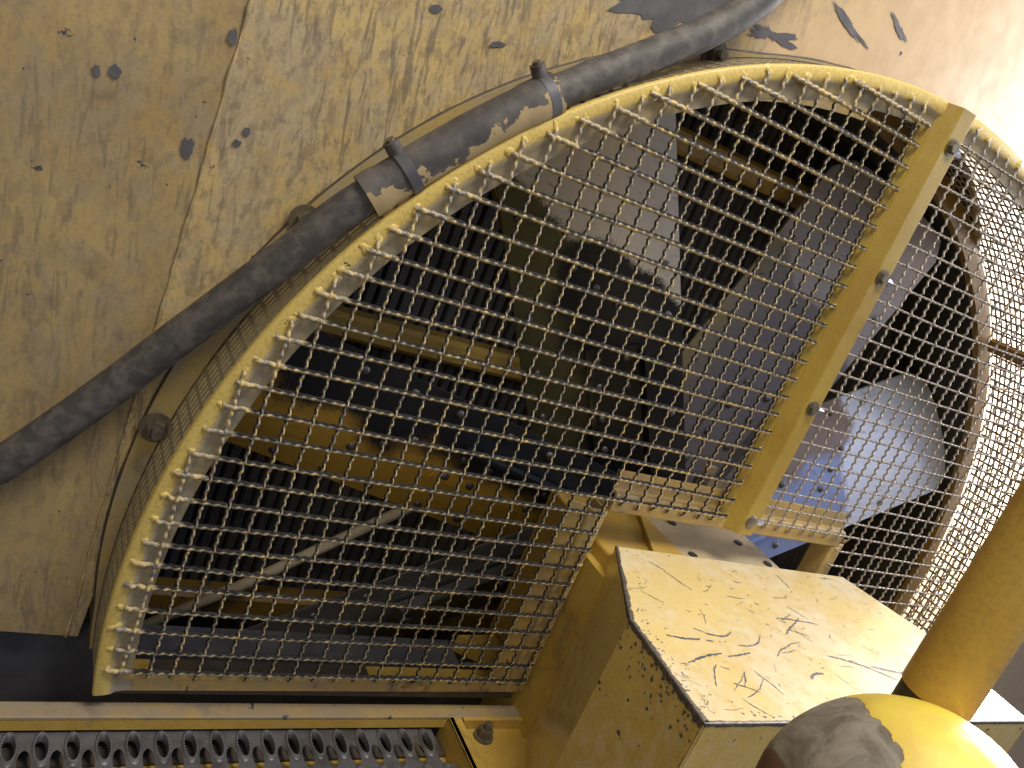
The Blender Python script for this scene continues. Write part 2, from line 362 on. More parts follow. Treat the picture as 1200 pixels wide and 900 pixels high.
p1 = panel('side_panel', -22, -1.85, 2.5, -0.8, 70, M['wall_dark'], hood); p1['label'] = 'brownish dusty panel left of the weld seam'
p2 = panel('side_panel', -1.85, 200, 0.45, -0.8, 70, M['wall'], hood, R=29.98); p2['label'] = 'panel with dark dirt streaks above the hose'
p3 = panel('side_panel', 50, 200, 1.5, -60, -1, M['wall'], hood, R=30.1, lower=True); p3['label'] = 'bright lower part of the panel behind the right rim'
# weld seam along the fold between the two panels
pts = [(-1.85+0.05*noise.noise(Vector((0, y*1.3, 0))), y, -2.98+0.05*noise.noise(Vector((5, y*2.1, 0)))) for y in np.arange(-0.8, 70, 0.35)]
MB().tube(pts, 0.1, 6, radii=[0.03+0.08*max(0, noise.noise(Vector((9, p[1]*0.9, 0)))+0.35) for p in pts]).build('weld_seam', M['wall'], hood, smooth=True)
# bare patch and gouges where the paint has gone, at the top of the drum
def blob_patch(name, cx, cy, rx, ry, rot, mat, parent, zoff=0.035, seed=0, n=60, rough=0.5, zf=None):
    mb = MB(); vs = [(cx, cy)]
    for i in range(n):
        a = 2*PI*i/n; k = 1+rough*noise.noise(Vector((math.cos(a)*1.6+seed, math.sin(a)*1.6, seed*3.1)))+0.45*rough*noise.noise(Vector((math.cos(a)*6+seed, math.sin(a)*6, 2)))
        x = rx*k*math.cos(a); y = ry*k*math.sin(a); vs.append((cx+x*math.cos(rot)-y*math.sin(rot), cy+x*math.sin(rot)+y*math.cos(rot)))
    zf = zf or zwall
    v3 = [(x, y, zf(x)+0.06*noise.noise(Vector((x*.12, y*.12, 3)))*(zf is zwall)+zoff) for x, y in vs]
    mb.add(v3, [(0, 1+i, 1+(i+1) % n) for i in range(n)]); return mb.build(name, mat, parent)
blob_patch('bare_patch', 14.6, 33.2, 3.4, 1.5, 0.55, M['bare_patch'], hood, seed=3, rough=0.9)
blob_patch('bare_patch', 12.2, 35.2, 1.1, 0.8, 0.3, M['bare_patch'], hood, seed=5, rough=1.1)
blob_patch('bare_patch', 18.6, 32.6, 1.1, 0.35, 0.1, M['bare_patch'], hood, seed=8, rough=1.3)
blob_patch('bare_patch', 22.4, 34.6, 1.5, 0.16, -0.25, M['bare_patch'], hood, seed=11, rough=0.9)
blob_patch('bare_patch', 25.6, 35.6, 0.8, 0.16, -0.3, M['bare_patch'], hood, seed=12, rough=0.9)
for (x, y, a, b, sd) in [(-2.1, 24.0, .28, .4, 1), (-2.5, 20.0, .3, .55, 2), (-0.8, 21.2, .24, .24, 3), (-1.0, 20.7, .2, .2, 4), (-2.4, 11.0, .3, .5, 6), (-5.2, 21.6, .3, .3, 7), (-5.7, 21.4, .2, .3, 9),
                         (4.2, 27.6, .35, .22, 10), (-4.4, 24.6, .2, .25, 13), (-9.5, 17.5, .5, .2, 14), (8.0, 33.0, .3, .2, 15), (-6.5, 24.5, .2, .5, 16), (6.9, 27.4, .5, .2, 17)]:
    blob_patch('paint_chip', x, y, a*.62, b*.62, 0.3, M['bare_patch'], hood, zoff=0.05, seed=sd*.37, n=22, rough=0.45)
# dark plate below the panels
MB().box((-24, -14, -4.2), (31, -0.95, -3.75)).build('lower_plate', M['dark_steel'], hood)

# ================================================================ fan guard
guard = thing('fan_guard', 'big round yellow steel fan guard of crimped wire mesh with a perforated rim', 'fan guard', (28.78, -1.3, -3))
# rim ring (front face) and outer lip
prof = [(28.5, -0.42), (28.5, -0.24), (29.1, -0.22), (29.22, -0.12), (29.5, -0.07), (29.82, -0.09), (29.90, -0.16), (29.90, -0.36), (29.78, -0.42)]
o = MB().sweep_arc(prof, C0, -9.2, 189.2, 200).build('rim', M['frame'], guard); shade_auto(o, 50)
# perforated band: a real sheet with rectangular slots, 0.1 thick
def perforated_band():
    mb = MB(); dz, dc = 0.38, 0.68; z0 = -0.36; nz = 17; nc = int(rad(198.4)*RO/dc); th = 0.018
    hz, hc = 0.245, 0.50
    def P(k, z, r): a = rad(-9.2)+k*dc/RO; return (C0[0]+r*math.cos(a), C0[1]+r*math.sin(a), z)
    for i in range(nc):
        for j in range(nz):
            zb, zt = z0-(j+1)*dz, z0-j*dz; zm0, zm1 = zb+(dz-hz)/2, zb+(dz+hz)/2
            k0, k1 = i, i+1; km0, km1 = i+(dc-hc)/2/dc, i+(dc+hc)/2/dc
            for r, flip in ((RO, False), (RO-th, True)):
                q = [P(k0, zb, r), P(k1, zb, r), P(k1, zt, r), P(k0, zt, r), P(km0, zm0, r), P(km1, zm0, r), P(km1, zm1, r), P(km0, zm1, r)]
                fs = [(0,1,5,4), (1,2,6,5), (2,3,7,6), (3,0,4,7)]
                mb.add(q, [f[::-1] if flip else f for f in fs])
            a = [P(km0, zm0, RO), P(km1, zm0, RO), P(km1, zm1, RO), P(km0, zm1, RO)]; b = [P(km0, zm0, RO-th), P(km1, zm0, RO-th), P(km1, zm1, RO-th), P(km0, zm1, RO-th)]
            mb.add(a+b, [(0,1,5,4), (1,2,6,5), (2,3,7,6), (3,0,4,7)])
    return mb
mb = perforated_band()
me = bpy.data.meshes.new('perforated_band'); off = WORLDLOC[guard.name]
me.from_pydata([tuple(W(v)-off) for v in mb.v], [], mb.f); me.materials.append(M['band'])
o = bpy.data.objects.new('perforated_band', me); COL.objects.link(o); o.parent = guard
MB().sweep_arc([(29.93, -2.9), (30.05, -2.9), (30.05, -0.8), (29.93, -0.8)], C0, 46.2, 47.6, 3).build('joint_strip', M['ring'], guard)
MB().sweep_arc([(29.60, -6.95), (29.72, -6.95), (29.72, -0.8), (29.60, -0.8)], C0, 42.4, 44.4, 3).build('joint_strip', M['ring'], guard)
# mounting flange on the left, with caulk along its edge
FCc = (24.92, 5.93)
mbf = MB(); nfl = 90; ring = []
for i in range(nfl+1):
    a = rad(98 + (189-98)*i/nfl); ci = (C0[0]+29.9*math.cos(a), C0[1]+29.9*math.sin(a))
    d = Vector((math.cos(a), math.sin(a))); oc = Vector(ci) - Vector(FCc); b = oc.dot(d); t = -b+math.sqrt(max(0, b*b-(oc.length_squared-26.52**2))); t = max(t, 0.12)
    ring.append((ci, (ci[0]+d.x*t, ci[1]+d.y*t)))
MB().sweep_arc([(28.1, -2.95), (28.1, -2.85), (29.78, -2.85), (29.78, -2.95)], C0, 96, 189, 90).build('inner_flange', M['inner_flange'], guard)
vs = []; fs = []
for ci, cx_ in ring: vs += [(*ci, -2.78), (*cx_, -2.78), (*cx_, -3.0), (*ci, -3.0)]
for i in range(nfl):
    for k in range(4): fs.append((4*i+k, 4*i+(k+1) % 4, 4*i+4+(k+1) % 4, 4*i+4+k))
o = mbf.add(vs, fs).build('mounting_flange', M['flange'], guard); shade_auto(o, 40)
pts = [(p[1][0], p[1][1], -2.95) for p in ring]
MB().tube(pts, 0.1, 6, radii=[0.06+0.07*abs(noise.noise(Vector((p[0], p[1], 1)))) for p in pts]).build('sealant_bead', M['brown'], guard, smooth=True)
# bottom rail, notch frame
def Lrail(poly_profile, a, b):      # straight rail from a to b with an (offset, z) profile; offset direction given by normal in-plane
    a, b = np.array(a, float), np.array(b, float); d = (b-a)/np.linalg.norm(b-a); nrm = np.array([-d[1], d[0]])
    mb = MB(); pl = [(a[0]+nrm[0]*o, a[1]+nrm[1]*o, z) for o, z in poly_profile]
    mb.prism(pl, [(0, 0, 0), (b[0]-a[0], b[1]-a[1], 0)]); return mb
P_BOT = [(0, -0.75), (0, -0.55), (0.06, -0.32), (0.66, -0.30), (0.70, -0.22), (1.0, -0.22), (1.0, -0.36), (0.16, -0.50), (0.16, -0.75)]
bevel(Lrail(P_BOT, (-0.7, -1.30), (19.62, -1.02)).build('bottom_rail', M['rail'], guard), 0.03)
bevel(Lrail(P_BOT, (36.5, -1.02), (58.3, -1.30)).build('bottom_rail', M['rail'], guard), 0.03)
P_N = [(0, -1.6), (0, -0.30), (0.10, -0.22), (0.95, -0.22), (1.05, -0.30), (1.10, -0.62), (2.0, -0.78), (2.0, -0.95), (0.98, -0.80), (0.90, -0.40), (0.14, -0.40), (0.14, -1.6)]
bevel(Lrail(P_N, (19.62, -0.9), (19.62, 10.12)).build('notch_rail', M['rail'], guard), 0.03)
bevel(Lrail(P_N, (19.62, 10.12), (36.9, 10.12)).build('notch_rail', M['rail'], guard), 0.03)
P_NR = [(o_, z) for o_, z in P_N]
bevel(Lrail([( -o_*0.85, z) for o_, z in P_N], (36.4, -0.9), (36.4, 10.1)).build('notch_rail', M['rail'], guard), 0.03)
# flat strip left of the centre bar and the raised centre bar itself
MB().box((26.55, 10.3, -0.42), (27.6, 32.6, -0.24)).build('inner_strip', M['bar'], guard)
prof = [(x-0.35, z) for x, z in [(27.55, -0.24), (28.05, 0.42), (28.12, 0.47), (29.07, 0.47), (29.15, 0.42), (29.15, -0.75), (29.03, -0.75), (29.01, 0.33), (28.12, 0.33), (27.7, -0.24)]]
mb = MB(); mb.prism([(x, 10.35, z) for x, z in prof], [(0, 0, 0), (0, 22.95, 0)]); bar = bevel(mb.build('centre_bar', M['bar'], guard), 0.035)
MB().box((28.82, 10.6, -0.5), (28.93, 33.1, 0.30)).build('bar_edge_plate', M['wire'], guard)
# bolts on the bar and their nuts
def hexbolt(r, h, seg=6):
    mb = MB(); mb.prism([(r*math.cos(2*PI*i/seg), r*math.sin(2*PI*i/seg), 0) for i in range(seg)], [(0,0,0), (0,0,h*0.85)])
    mb.prism([(0.86*r*math.cos(2*PI*i/seg), 0.86*r*math.sin(2*PI*i/seg), h*0.85) for i in range(seg)], [(0,0,0), (0,0,h*0.15)])
    mb.prism([(1.35*r*math.cos(2*PI*i/20), 1.35*r*math.sin(2*PI*i/20), -0.05) for i in range(20)], [(0,0,0), (0,0,0.10)]); return mb
class Proto: pass
def mesh_of(mb, name, mat, smooth=False):
    me = bpy.data.meshes.new(name); me.from_pydata([tuple(W(v)) for v in mb.v], [], mb.f)
    bm = bmesh.new(); bm.from_mesh(me); bmesh.ops.recalc_face_normals(bm, faces=bm.faces); bm.to_mesh(me); bm.free()
    if smooth: me.polygons.foreach_set('use_smooth', [True]*len(me.polygons))
    me.materials.append(mat); return me
def put(me, name, loc, parent, rot=(0, 0, 0), sc=(1, 1, 1)):
    o = bpy.data.objects.new(name, me); COL.objects.link(o); o.parent = parent; o.location = W(loc) - WORLDLOC[parent.name]; o.rotation_euler = rot; o.scale = sc; return o
me_bolt = mesh_of(hexbolt(0.29, 0.26), 'bolt', M['bolt'])
me_dome = None
def dome(r, h, seg=12, rings=4):
    mb = MB(); vs = [(0, 0, h)]; fs = []
    for k in range(1, rings+1):
        a = PI/2*k/rings
        for i in range(seg): vs.append((r*math.sin(a)*math.cos(2*PI*i/seg), r*math.sin(a)*math.sin(2*PI*i/seg), h*math.cos(a)))
    for i in range(seg): fs.append((0, 1+i, 1+(i+1) % seg))
    for k in range(rings-1):
        for i in range(seg):
            a = 1+k*seg; fs.append((a+i, a+seg+i, a+seg+(i+1) % seg, a+(i+1) % seg))
    return mb.add(vs, fs)
me_cbolt = mesh_of(dome(0.40, 0.10, 16, 3), 'bolt', M['bolt'], True)
for k, (x, y) in enumerate([(28.25, 11.15), (28.25, 17.95), (28.25, 25.1), (28.25, 31.6)]):
    b_ = put(me_cbolt if k in (0,) else me_bolt, 'bolt', (x, y, 0.47), guard, rot=(0, random.random(), 0))
    nn = MB().tube([(28.94, y-0.1, 0.05), (29.3, y-0.1, 0.05)], 0.24, 10).tube([(29.3, y-0.1, 0.05), (29.55, y-0.1, 0.05)], 0.13, 10).build('nut', M['nut_bright'], guard, smooth=False)
for (x, y) in [(-0.89, 9.41), (16.13, 30.76), (2.06, 18.83)]:
    mb = MB(); mb.tube([(x, y, -2.78), (x, y, -2.68)], 0.62, 18); mb.tube([(x, y, -2.68), (x, y, -2.35)], 0.36, 6); mb.tube([(x, y, -2.35), (x, y, -2.0)], 0.2, 10)
    mb.build('flange_nut', M['bolt'], guard)

# ---- crimped wires, each a part of its own
def wire_mesh(axis, k, a, b, phase):
    n = int((b-a)*13)+1; t = np.linspace(a, b, n)
    amp = 0.043; w = amp*np.cos(5*PI*t + phase)*np.where((t-a < 0.3) | (b-t < 0.3), 0.4, 1)
    lat = 0.012*np.cos(5*PI*t + phase + 0.9)
    jit = rng.uniform(0.02, 0.06)*np.sin(t*rng.uniform(.12, .4)+k*1.7)+0.02*rng.normal()
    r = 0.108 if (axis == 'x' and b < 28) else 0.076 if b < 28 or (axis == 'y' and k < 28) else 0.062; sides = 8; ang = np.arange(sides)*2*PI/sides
    end = np.minimum(np.clip((t-a)/0.15, 0, 1), np.clip((b-t)/0.15, 0, 1))
    z = w - 0.10*(1-end) + rng.uniform(0, 0.08)*np.sin((t-a)/(b-a)*PI)
    c1 = (k + lat + jit)[:, None] + r*np.cos(ang)[None]; c3 = z[:, None] + r*np.sin(ang)[None]; c2 = np.repeat(t[:, None], sides, 1)
    if axis == 'y': X, Y, Z = c1, c2, c3
    else: X, Y, Z = c2, c1, c3
    off = WORLDLOC[guard.name]
    V = np.stack([X*S-off.x, -Z*S-off.y, Y*S-off.z], -1).reshape(-1, 3)
    i = np.arange(n-1)[:, None]*sides; j = np.arange(sides)[None]; j2 = (j+1) % sides
    F = np.stack([i+j, i+j2, i+sides+j2, i+sides+j], -1).reshape(-1, 4)
    if axis == 'y': F = F[:, ::-1]
    me = bpy.data.meshes.new('wire'); me.vertices.add(len(V)); me.vertices.foreach_set('co', V.ravel())
    me.loops.add(F.size); me.loops.foreach_set('vertex_index', F.ravel()); me.polygons.add(len(F)); me.polygons.foreach_set('loop_start', np.arange(len(F))*4)
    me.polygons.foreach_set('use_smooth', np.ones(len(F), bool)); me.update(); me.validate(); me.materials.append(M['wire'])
    o = bpy.data.objects.new('wire', me); COL.objects.link(o); o.parent = guard
RW = 29.5; ends = []
def chord(v, c): d = RW*RW-(v-c)**2; return math.sqrt(d) if d > 0 else 0
for k in range(0, 59):          # upright wires
    if 27 <= k <= 29: continue
    top = C0[1]+chord(k, C0[0]); bot = -0.35 if (k < 19.3 or k > 37.4) else 10.6
    if top-bot < 1: continue
    bot += rng.normal()*0.05; top += rng.normal()*0.08
    wire_mesh('y', k, bot, top, PI*k); ends += [(k, bot, 0), (k, top, 1)]
for k in range(0, 34):          # level wires
    h = chord(k, C0[1])
    if h < 1.5: continue
    lx, rx = C0[0]-h, C0[0]+h
    e1 = 19.35 if k <= 10 else 26.92; e2 = 36.6 if k <= 10 else 29.3
    if e1-lx > 1: wire_mesh('x', k, lx+rng.normal()*0.08, e1+rng.normal()*0.07, PI*(k+1)); ends += [(lx, k, 2), (e1, k, 3)]
    if rx-e2 > 1: wire_mesh('x', k, e2, rx, PI*(k+1)); ends += [(rx, k, 4)]
# weld beads where the wires meet the frame
me_w = [mesh_of(dome(0.16, 0.15, 10, 3), 'weld_bead', M['frame'], True), mesh_of(dome(0.14, 0.10, 10, 3), 'weld_bead', M['bar'], True)]
def lumpy(mb, sd):
    rr = random.Random(sd); mb.v = [(v[0]*(1+rr.uniform(-.28, .28)), v[1]*(1+rr.uniform(-.28, .28)), v[2]*(1+rr.uniform(-.3, .25))) for v in mb.v]; return mb
me_w = [mesh_of(lumpy(dome(0.17, 0.12, 10, 3), q), 'weld_bead', M['frame'], True) for q in range(5)]+[mesh_of(lumpy(dome(0.13, 0.08, 10, 3), q+9), 'weld_bead', M['rail'], True) for q in range(5)]
for x, y, kind in ends:
    big_ = kind in (1, 2, 4); s_ = (random.uniform(0.9, 1.35) if big_ else random.uniform(0.6, 0.9)); an = random.uniform(0, PI)
    put(me_w[random.randrange(5)+(0 if big_ else 5)], 'weld_bead', (x, y, -0.16), guard, rot=(0, an, 0), sc=(s_*random.uniform(0.8, 1.7), s_, s_*random.uniform(0.7, 1.2)))

# ================================================================ shroud and radiator
shroud = thing('fan_shroud', 'brown-yellow round fan shroud ring behind the wire mesh', 'fan shroud', (28.78, -24, -7))
shade_auto(MB().sweep_arc([(28.85, -7.5), (28.85, -7.0), (29.95, -7.0), (29.95, -7.3), (29.1, -7.3), (29.1, -7.5)], C0, -60, 240, 160).build('shroud_ring', M['ring'], shroud), 40)
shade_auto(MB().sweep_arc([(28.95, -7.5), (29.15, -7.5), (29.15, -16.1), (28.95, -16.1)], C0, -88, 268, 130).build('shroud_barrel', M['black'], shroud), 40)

radi = thing('radiator', 'tall dark radiator core of upright finned tubes behind the fan', 'radiator', (29, -30, -16))
mb = MB(); x = 0.31; mb.prism([(-x, 0, -0.6), (-x, 0, -0.14), (-0.2, 0, 0.0), (0.2, 0, 0.0), (x, 0, -0.14), (x, 0, -0.6)], [(0, -30, 0), (0, 38, 0)])
me_t = mesh_of(mb, 'core_tube', M['core'])
for i in range(88): put(me_t, 'core_tube', (-5+i*0.72, 0, -15+0.03*math.sin(i*2.3)), radi)
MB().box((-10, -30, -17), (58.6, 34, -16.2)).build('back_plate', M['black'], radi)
for (x0, x1, y) in [(1.5, 46, 11.1), (9, 40, 27.1), (3, 46, -7.4)]:
    mb = MB(); mb.prism([(x0, y, -14.9), (x0, y, -13.8), (x0, y+0.25, -13.55), (x0, y+1.25, -13.55), (x0, y+1.5, -13.8), (x0, y+1.5, -14.9)], [(0,0,0), (x1-x0, 0, 0)])
    mb.build('core_brace', M['bracket'] if y > 0 else M['ring'], radi)
mb = MB(); mb.tube([(12.2, 24.2, -13.3), (17.6, 17.2, -13.3)], 0.38, 4); mb.build('strut', M['bracket'], radi)
bx = thing('engine_bay_box', 'black inside wall of the engine bay behind the guard', 'engine bay', (29, -30, -18))
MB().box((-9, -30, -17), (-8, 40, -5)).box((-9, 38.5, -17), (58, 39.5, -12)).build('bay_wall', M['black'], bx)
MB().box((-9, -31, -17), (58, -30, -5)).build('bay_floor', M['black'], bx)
rod_ = MB().tube([(1.5, -9.3, -13.0), (8, -4.5, -12.8), (14.6, 0.5, -13.0), (22, 6.2, -13.0)], 0.34, 12).build('hose_line', M['rod'], None, smooth=True)
tag(rod_, 'thin cream coloured pipe slanting across the radiator behind the mesh, lower left', 'pipe')

# ================================================================ fan
fan = thing('fan', 'large riveted sheet-metal radiator fan seen through the wire mesh', 'fan', (FC[0], FC[1], -12))
mb = MB(); mb.tube([(FC[0], FC[1], -14.0), (FC[0], FC[1], -9.8), (FC[0], FC[1], -9.5)], 4.6, 48, radii=[4.6, 4.6, 4.2]); shade_auto(mb.build('hub', M['dark_steel'], fan), 40)
mb = MB(); mb.tube([(FC[0], FC[1], -9.5), (FC[0], FC[1], -3.0)], 2.0, 32); shade_auto(mb.build('shaft', M['dark_steel'], fan), 40)
me_riv = mesh_of(dome(0.26, 0.17, 12, 3), 'rivet', M['rivet'], True)
DARK = (0.03, 0.033, 0.042); GREY = (0.34, 0.32, 0.31); GOLD = (1.0, 0.60, 0.10); MID = (0.16, 0.15, 0.155); BLUE = (0.30, 0.37, 0.64); OLIVE = (0.15, 0.14, 0.07)  # BLUE and GOLD put reflections of sky and yellow steel into the colour
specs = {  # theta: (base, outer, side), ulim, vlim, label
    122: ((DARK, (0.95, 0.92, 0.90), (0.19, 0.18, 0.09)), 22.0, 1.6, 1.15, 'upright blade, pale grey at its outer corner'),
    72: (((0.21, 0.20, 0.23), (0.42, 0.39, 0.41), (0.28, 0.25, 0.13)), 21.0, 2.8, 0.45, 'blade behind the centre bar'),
    30: ((BLUE, (0.72, 0.80, 1.0), (0.24, 0.19, 0.17)), 20, 0.4, 0.45, 'blade right of the bar, blue sky reflection painted on'),
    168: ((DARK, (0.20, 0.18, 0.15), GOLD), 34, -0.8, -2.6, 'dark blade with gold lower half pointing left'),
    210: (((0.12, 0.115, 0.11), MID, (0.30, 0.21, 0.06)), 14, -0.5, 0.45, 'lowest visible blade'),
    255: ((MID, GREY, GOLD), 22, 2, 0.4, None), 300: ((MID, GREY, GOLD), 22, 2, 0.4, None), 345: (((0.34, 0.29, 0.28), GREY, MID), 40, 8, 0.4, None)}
VC, VW, ZC, ZH, CAMB = -0.8, 4.2, -9.9, 2.0, 0.55
def blade_z(v): t = (v-VC)/VW; return ZC - ZH*t + CAMB*(1-t*t)
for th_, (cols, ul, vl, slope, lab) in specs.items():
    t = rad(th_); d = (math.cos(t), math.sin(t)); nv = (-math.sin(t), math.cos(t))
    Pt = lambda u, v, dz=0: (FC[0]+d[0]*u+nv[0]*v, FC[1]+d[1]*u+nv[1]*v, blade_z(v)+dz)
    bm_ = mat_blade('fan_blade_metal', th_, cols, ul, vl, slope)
    mb = MB(); nu, nv_ = 26, 12; U0, U1 = 3.2, 28.75; rc = 1.1
    vs = []
    for i in range(nu+1):
        for j in range(nv_+1):
            sv = -1+2*j/nv_; v = VC+VW*sv
            tip = math.sqrt(max(0.0, U1*U1-(v)**2)); over = max(0.0, abs(sv)*VW-(VW-rc)); tip -= rc-math.sqrt(max(0, rc*rc-over*over))
            rt = U0 + 0.0
            u = rt+(tip-rt)*i/nu
            vs.append(Pt(u, v))
    k = len(vs); vs += [(p[0], p[1], p[2]-0.16) for p in vs]; fs = []
    for i in range(nu):
        for j in range(nv_):
            q = (i*(nv_+1)+j, (i+1)*(nv_+1)+j, (i+1)*(nv_+1)+j+1, i*(nv_+1)+j+1); fs += [q, tuple(z+k for z in q[::-1])]
        for j in (0, nv_):
            a, b = i*(nv_+1)+j, (i+1)*(nv_+1)+j; fs.append((a, b, b+k, a+k))
    for i in (0, nu):
        for j in range(nv_):
            a = i*(nv_+1)+j; fs.append((a, a+1, a+1+k, a+k))
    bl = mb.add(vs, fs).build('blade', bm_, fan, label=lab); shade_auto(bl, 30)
    # spar plate riveted along the middle of the blade, with one folded-up edge
    def strip(u0, u1, v0, v1, dz, th, taper=0.0):
        vv = []; n = 6; mm = MB()
        for i in range(n+1):
            u = u0+(u1-u0)*i/n; f = 1-taper*i/n
            for v in (VC+(v0-VC)*f, VC+(v1-VC)*f): vv.append(Pt(u, v, dz))
        kk = len(vv); vv += [(p[0], p[1], p[2]+th) for p in vv]; ff = []
        for i in range(n): a = 2*i; ff += [(a, a+1, a+3, a+2), (a+kk, a+2+kk, a+3+kk, a+1+kk), (a, a+2, a+2+kk, a+kk), (a+1, a+1+kk, a+3+kk, a+3)]
        ff += [(0, kk, kk+1, 1), (2*n, 2*n+1, kk+2*n+1, kk+2*n)]
        return mm.add(vv, ff)
    sp = strip(4.2, 14.5, VC-1.6, VC+1.1, 0.10, 0.14).build('spar_plate', bm_, bl)
    strip(4.2, 14.3, VC-1.85, VC-1.62, 0.10, 0.85).build('spar_fold', bm_, sp)
    tilt = 0
    for u in (5.4, 7.6, 9.8, 12.0, 13.8):
        for v in (VC-1.0, VC+0.55): put(me_riv, 'rivet', Pt(u, v, 0.24), bl)
    for u in (9.5, 12.5, 16, 19, 22):
        for v in (VC-3.4, VC+3.5): put(me_riv, 'rivet', Pt(u+0.5*(v > 0), v, 0.02), bl)
    for (u, v) in ((17.0, -1.6), (19.5, 0.4), (18.2, -0.6)): put(me_riv, 'rivet', Pt(u, v, 0.02), bl)

# clip near the foot of the centre bar
clip = thing('clip', 'small shiny metal clip just behind the mesh beside the foot of the centre bar', 'clip', (27.3, 11.0, -3))
bevel(MB().box((26.9, 10.7, -3.3), (27.8, 11.8, -2.9)).build('clip_body', M['nut_bright'], clip), 0.08)
MB().box((27.2, 11.9, -3.3), (27.9, 12.4, -2.95)).box((27.9, 10.0, -3.4), (30.2, 11.7, -3.2)).build('clip_tab', M['plate'], clip)
MB().tube([(27.35, 11.25, -2.9), (27.35, 11.25, -2.8)], 0.25, 12).build('clip_screw', M['bolt'], clip)

# ================================================================ inner sills under the mesh
sill = thing('inner_sill', 'dark blue-grey beam and brown sill along the bottom inside the fan guard', 'sill', (0, -1.4, -4))
MB().box((-0.3, -1.6, -2.35), (19.4, -1.25, -0.6)).build('sill_plate', M['brown'], sill)
bevel(MB().box((-0.5, -2.2, -3.7), (16.9, -1.05, -2.45)).build('sill_beam', M['dark_steel'], sill), 0.06)
MB().box((-0.2, -1.24, -2.2), (1.5, -1.19, -0.8)).build('yellow_patch', M['bracket'], sill)
MB().box((11.5, -1.24, -2.2), (19.3, -1.19, -0.7)).build('yellow_patch', M['bracket'], sill)
MB().prism([(16.9, -1.2, -3.7), (19.3, -1.2, -2.0), (19.3, -1.2, -3.9)], [(0, 0, 0), (0, 1.0, 0)]).build('gusset', M['bracket'], sill)

# ================================================================ drive housing behind the cover, inside the notch
dh = thing('drive_housing', 'yellow and bare-metal drive housing between the notch of the guard and the scratched cover', 'housing', (24, -4, -2))
bevel(MB().box((20.3, -6, -6.0), (25.3, 8.15, 2.0)).build('housing_block', M['bracket'], dh), 0.12)
mb = MB(); mb.prism([(25.35, 8.32, 1.0), (33.0, 8.32, 1.0), (33.2, 8.32, -5.5), (25.35, 8.32, -5.5)], [(0, 0, 0), (0, -0.4, 0)]); bevel(mb.build('top_plate', M['plate'], dh), 0.04)
MB().prism([(22.8, 8.17, 1.0), (25.3, 8.17, 1.0), (25.3, 8.17, -4.5)], [(0, 0, 0), (0, 0.28, 0)]).build('gusset', M['bracket'], dh)
MB().box((19.75, -4, -2.5), (20.28, 7.4, 1.2)).build('side_plate', M['bracket'], dh)
for x, z in ((31.6, -2.4), (26.3, -0.3), (32.2, -0.4), (27.3, -3.6)): MB().tube([(x, 8.32, z), (x, 8.40, z)], 0.26, 14).build('bolt_hole', M['black'], dh)
MB().tube([(21.0, 6.0, 1.0), (21.3, 3.5, 1.3), (20.9, 0.5, 1.5), (21.2, -3, 1.2)], 0.28, 10).build('cable', M['rubber'], dh, smooth=True)

# ================================================================ scratched cover (big box)
cov = thing('drive_cover', 'large yellow steel cover box with scratched pale top and worn dark edges', 'cover', (28, -20, 6))
TOP = 8.75
poly = [(20.3, 0.5), (37.4, 0.6), (39.1, 5.6), (38.7, 12.1), (16.85, 12.1), (17.3, 6.3)]
mb = MB(); mb.prism([(x, -22, z) for x, z in poly], [(0, 0, 0), (0, TOP+22, 0)])
M['box'].node_tree.nodes['Principled BSDF'].inputs['Coat Weight'].default_value = 0.8; M['box'].node_tree.nodes['Principled BSDF'].inputs['Coat Roughness'].default_value = 0.22
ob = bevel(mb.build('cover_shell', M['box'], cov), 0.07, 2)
# scratches: bare curved marks in the paint of the top
def inpoly(x, z):
    ins = False; n = len(poly)
    for i in range(n):
        (x1, z1), (x2, z2) = poly[i], poly[(i+1) % n]
        if (z1 > z) != (z2 > z) and x < (x2-x1)*(z-z1)/(z2-z1)+x1: ins = not ins
    return ins
mbs = MB(); rs = random.Random(4)
def ribbon(pts, wd):
    wd = wd*.62; n = len(pts); vv = []; ok = all(inpoly(p[0], p[1]) for p in pts)
    if not ok: return
    for i, p in enumerate(pts):
        a, b = pts[max(i-1, 0)], pts[min(i+1, n-1)]; dx, dz = b[0]-a[0], b[1]-a[1]; l = math.hypot(dx, dz) or 1
        f = wd*(0.35+0.55*math.sin(PI*(i+0.3)/(n-0.4))**0.5)*(0.35+1.0*rs.random())
        vv += [(p[0]-dz/l*f, TOP+0.012, p[1]+dx/l*f), (p[0]+dz/l*f, TOP+0.012, p[1]-dx/l*f)]
    mbs.add(vv, [(2*i, 2*i+1, 2*i+3, 2*i+2) for i in range(n-1)])
def curve(x, z, ang, ln, bend, wd, n=None):
    n = n or max(5, int(ln*12))
    pts = []; a = ang
    for i in range(n): pts.append((x, z)); x += math.cos(a)*ln/n; z += math.sin(a)*ln/n; a += bend/n; x += rs.gauss(0, .012); z += rs.gauss(0, .012)
    ribbon(pts, wd)
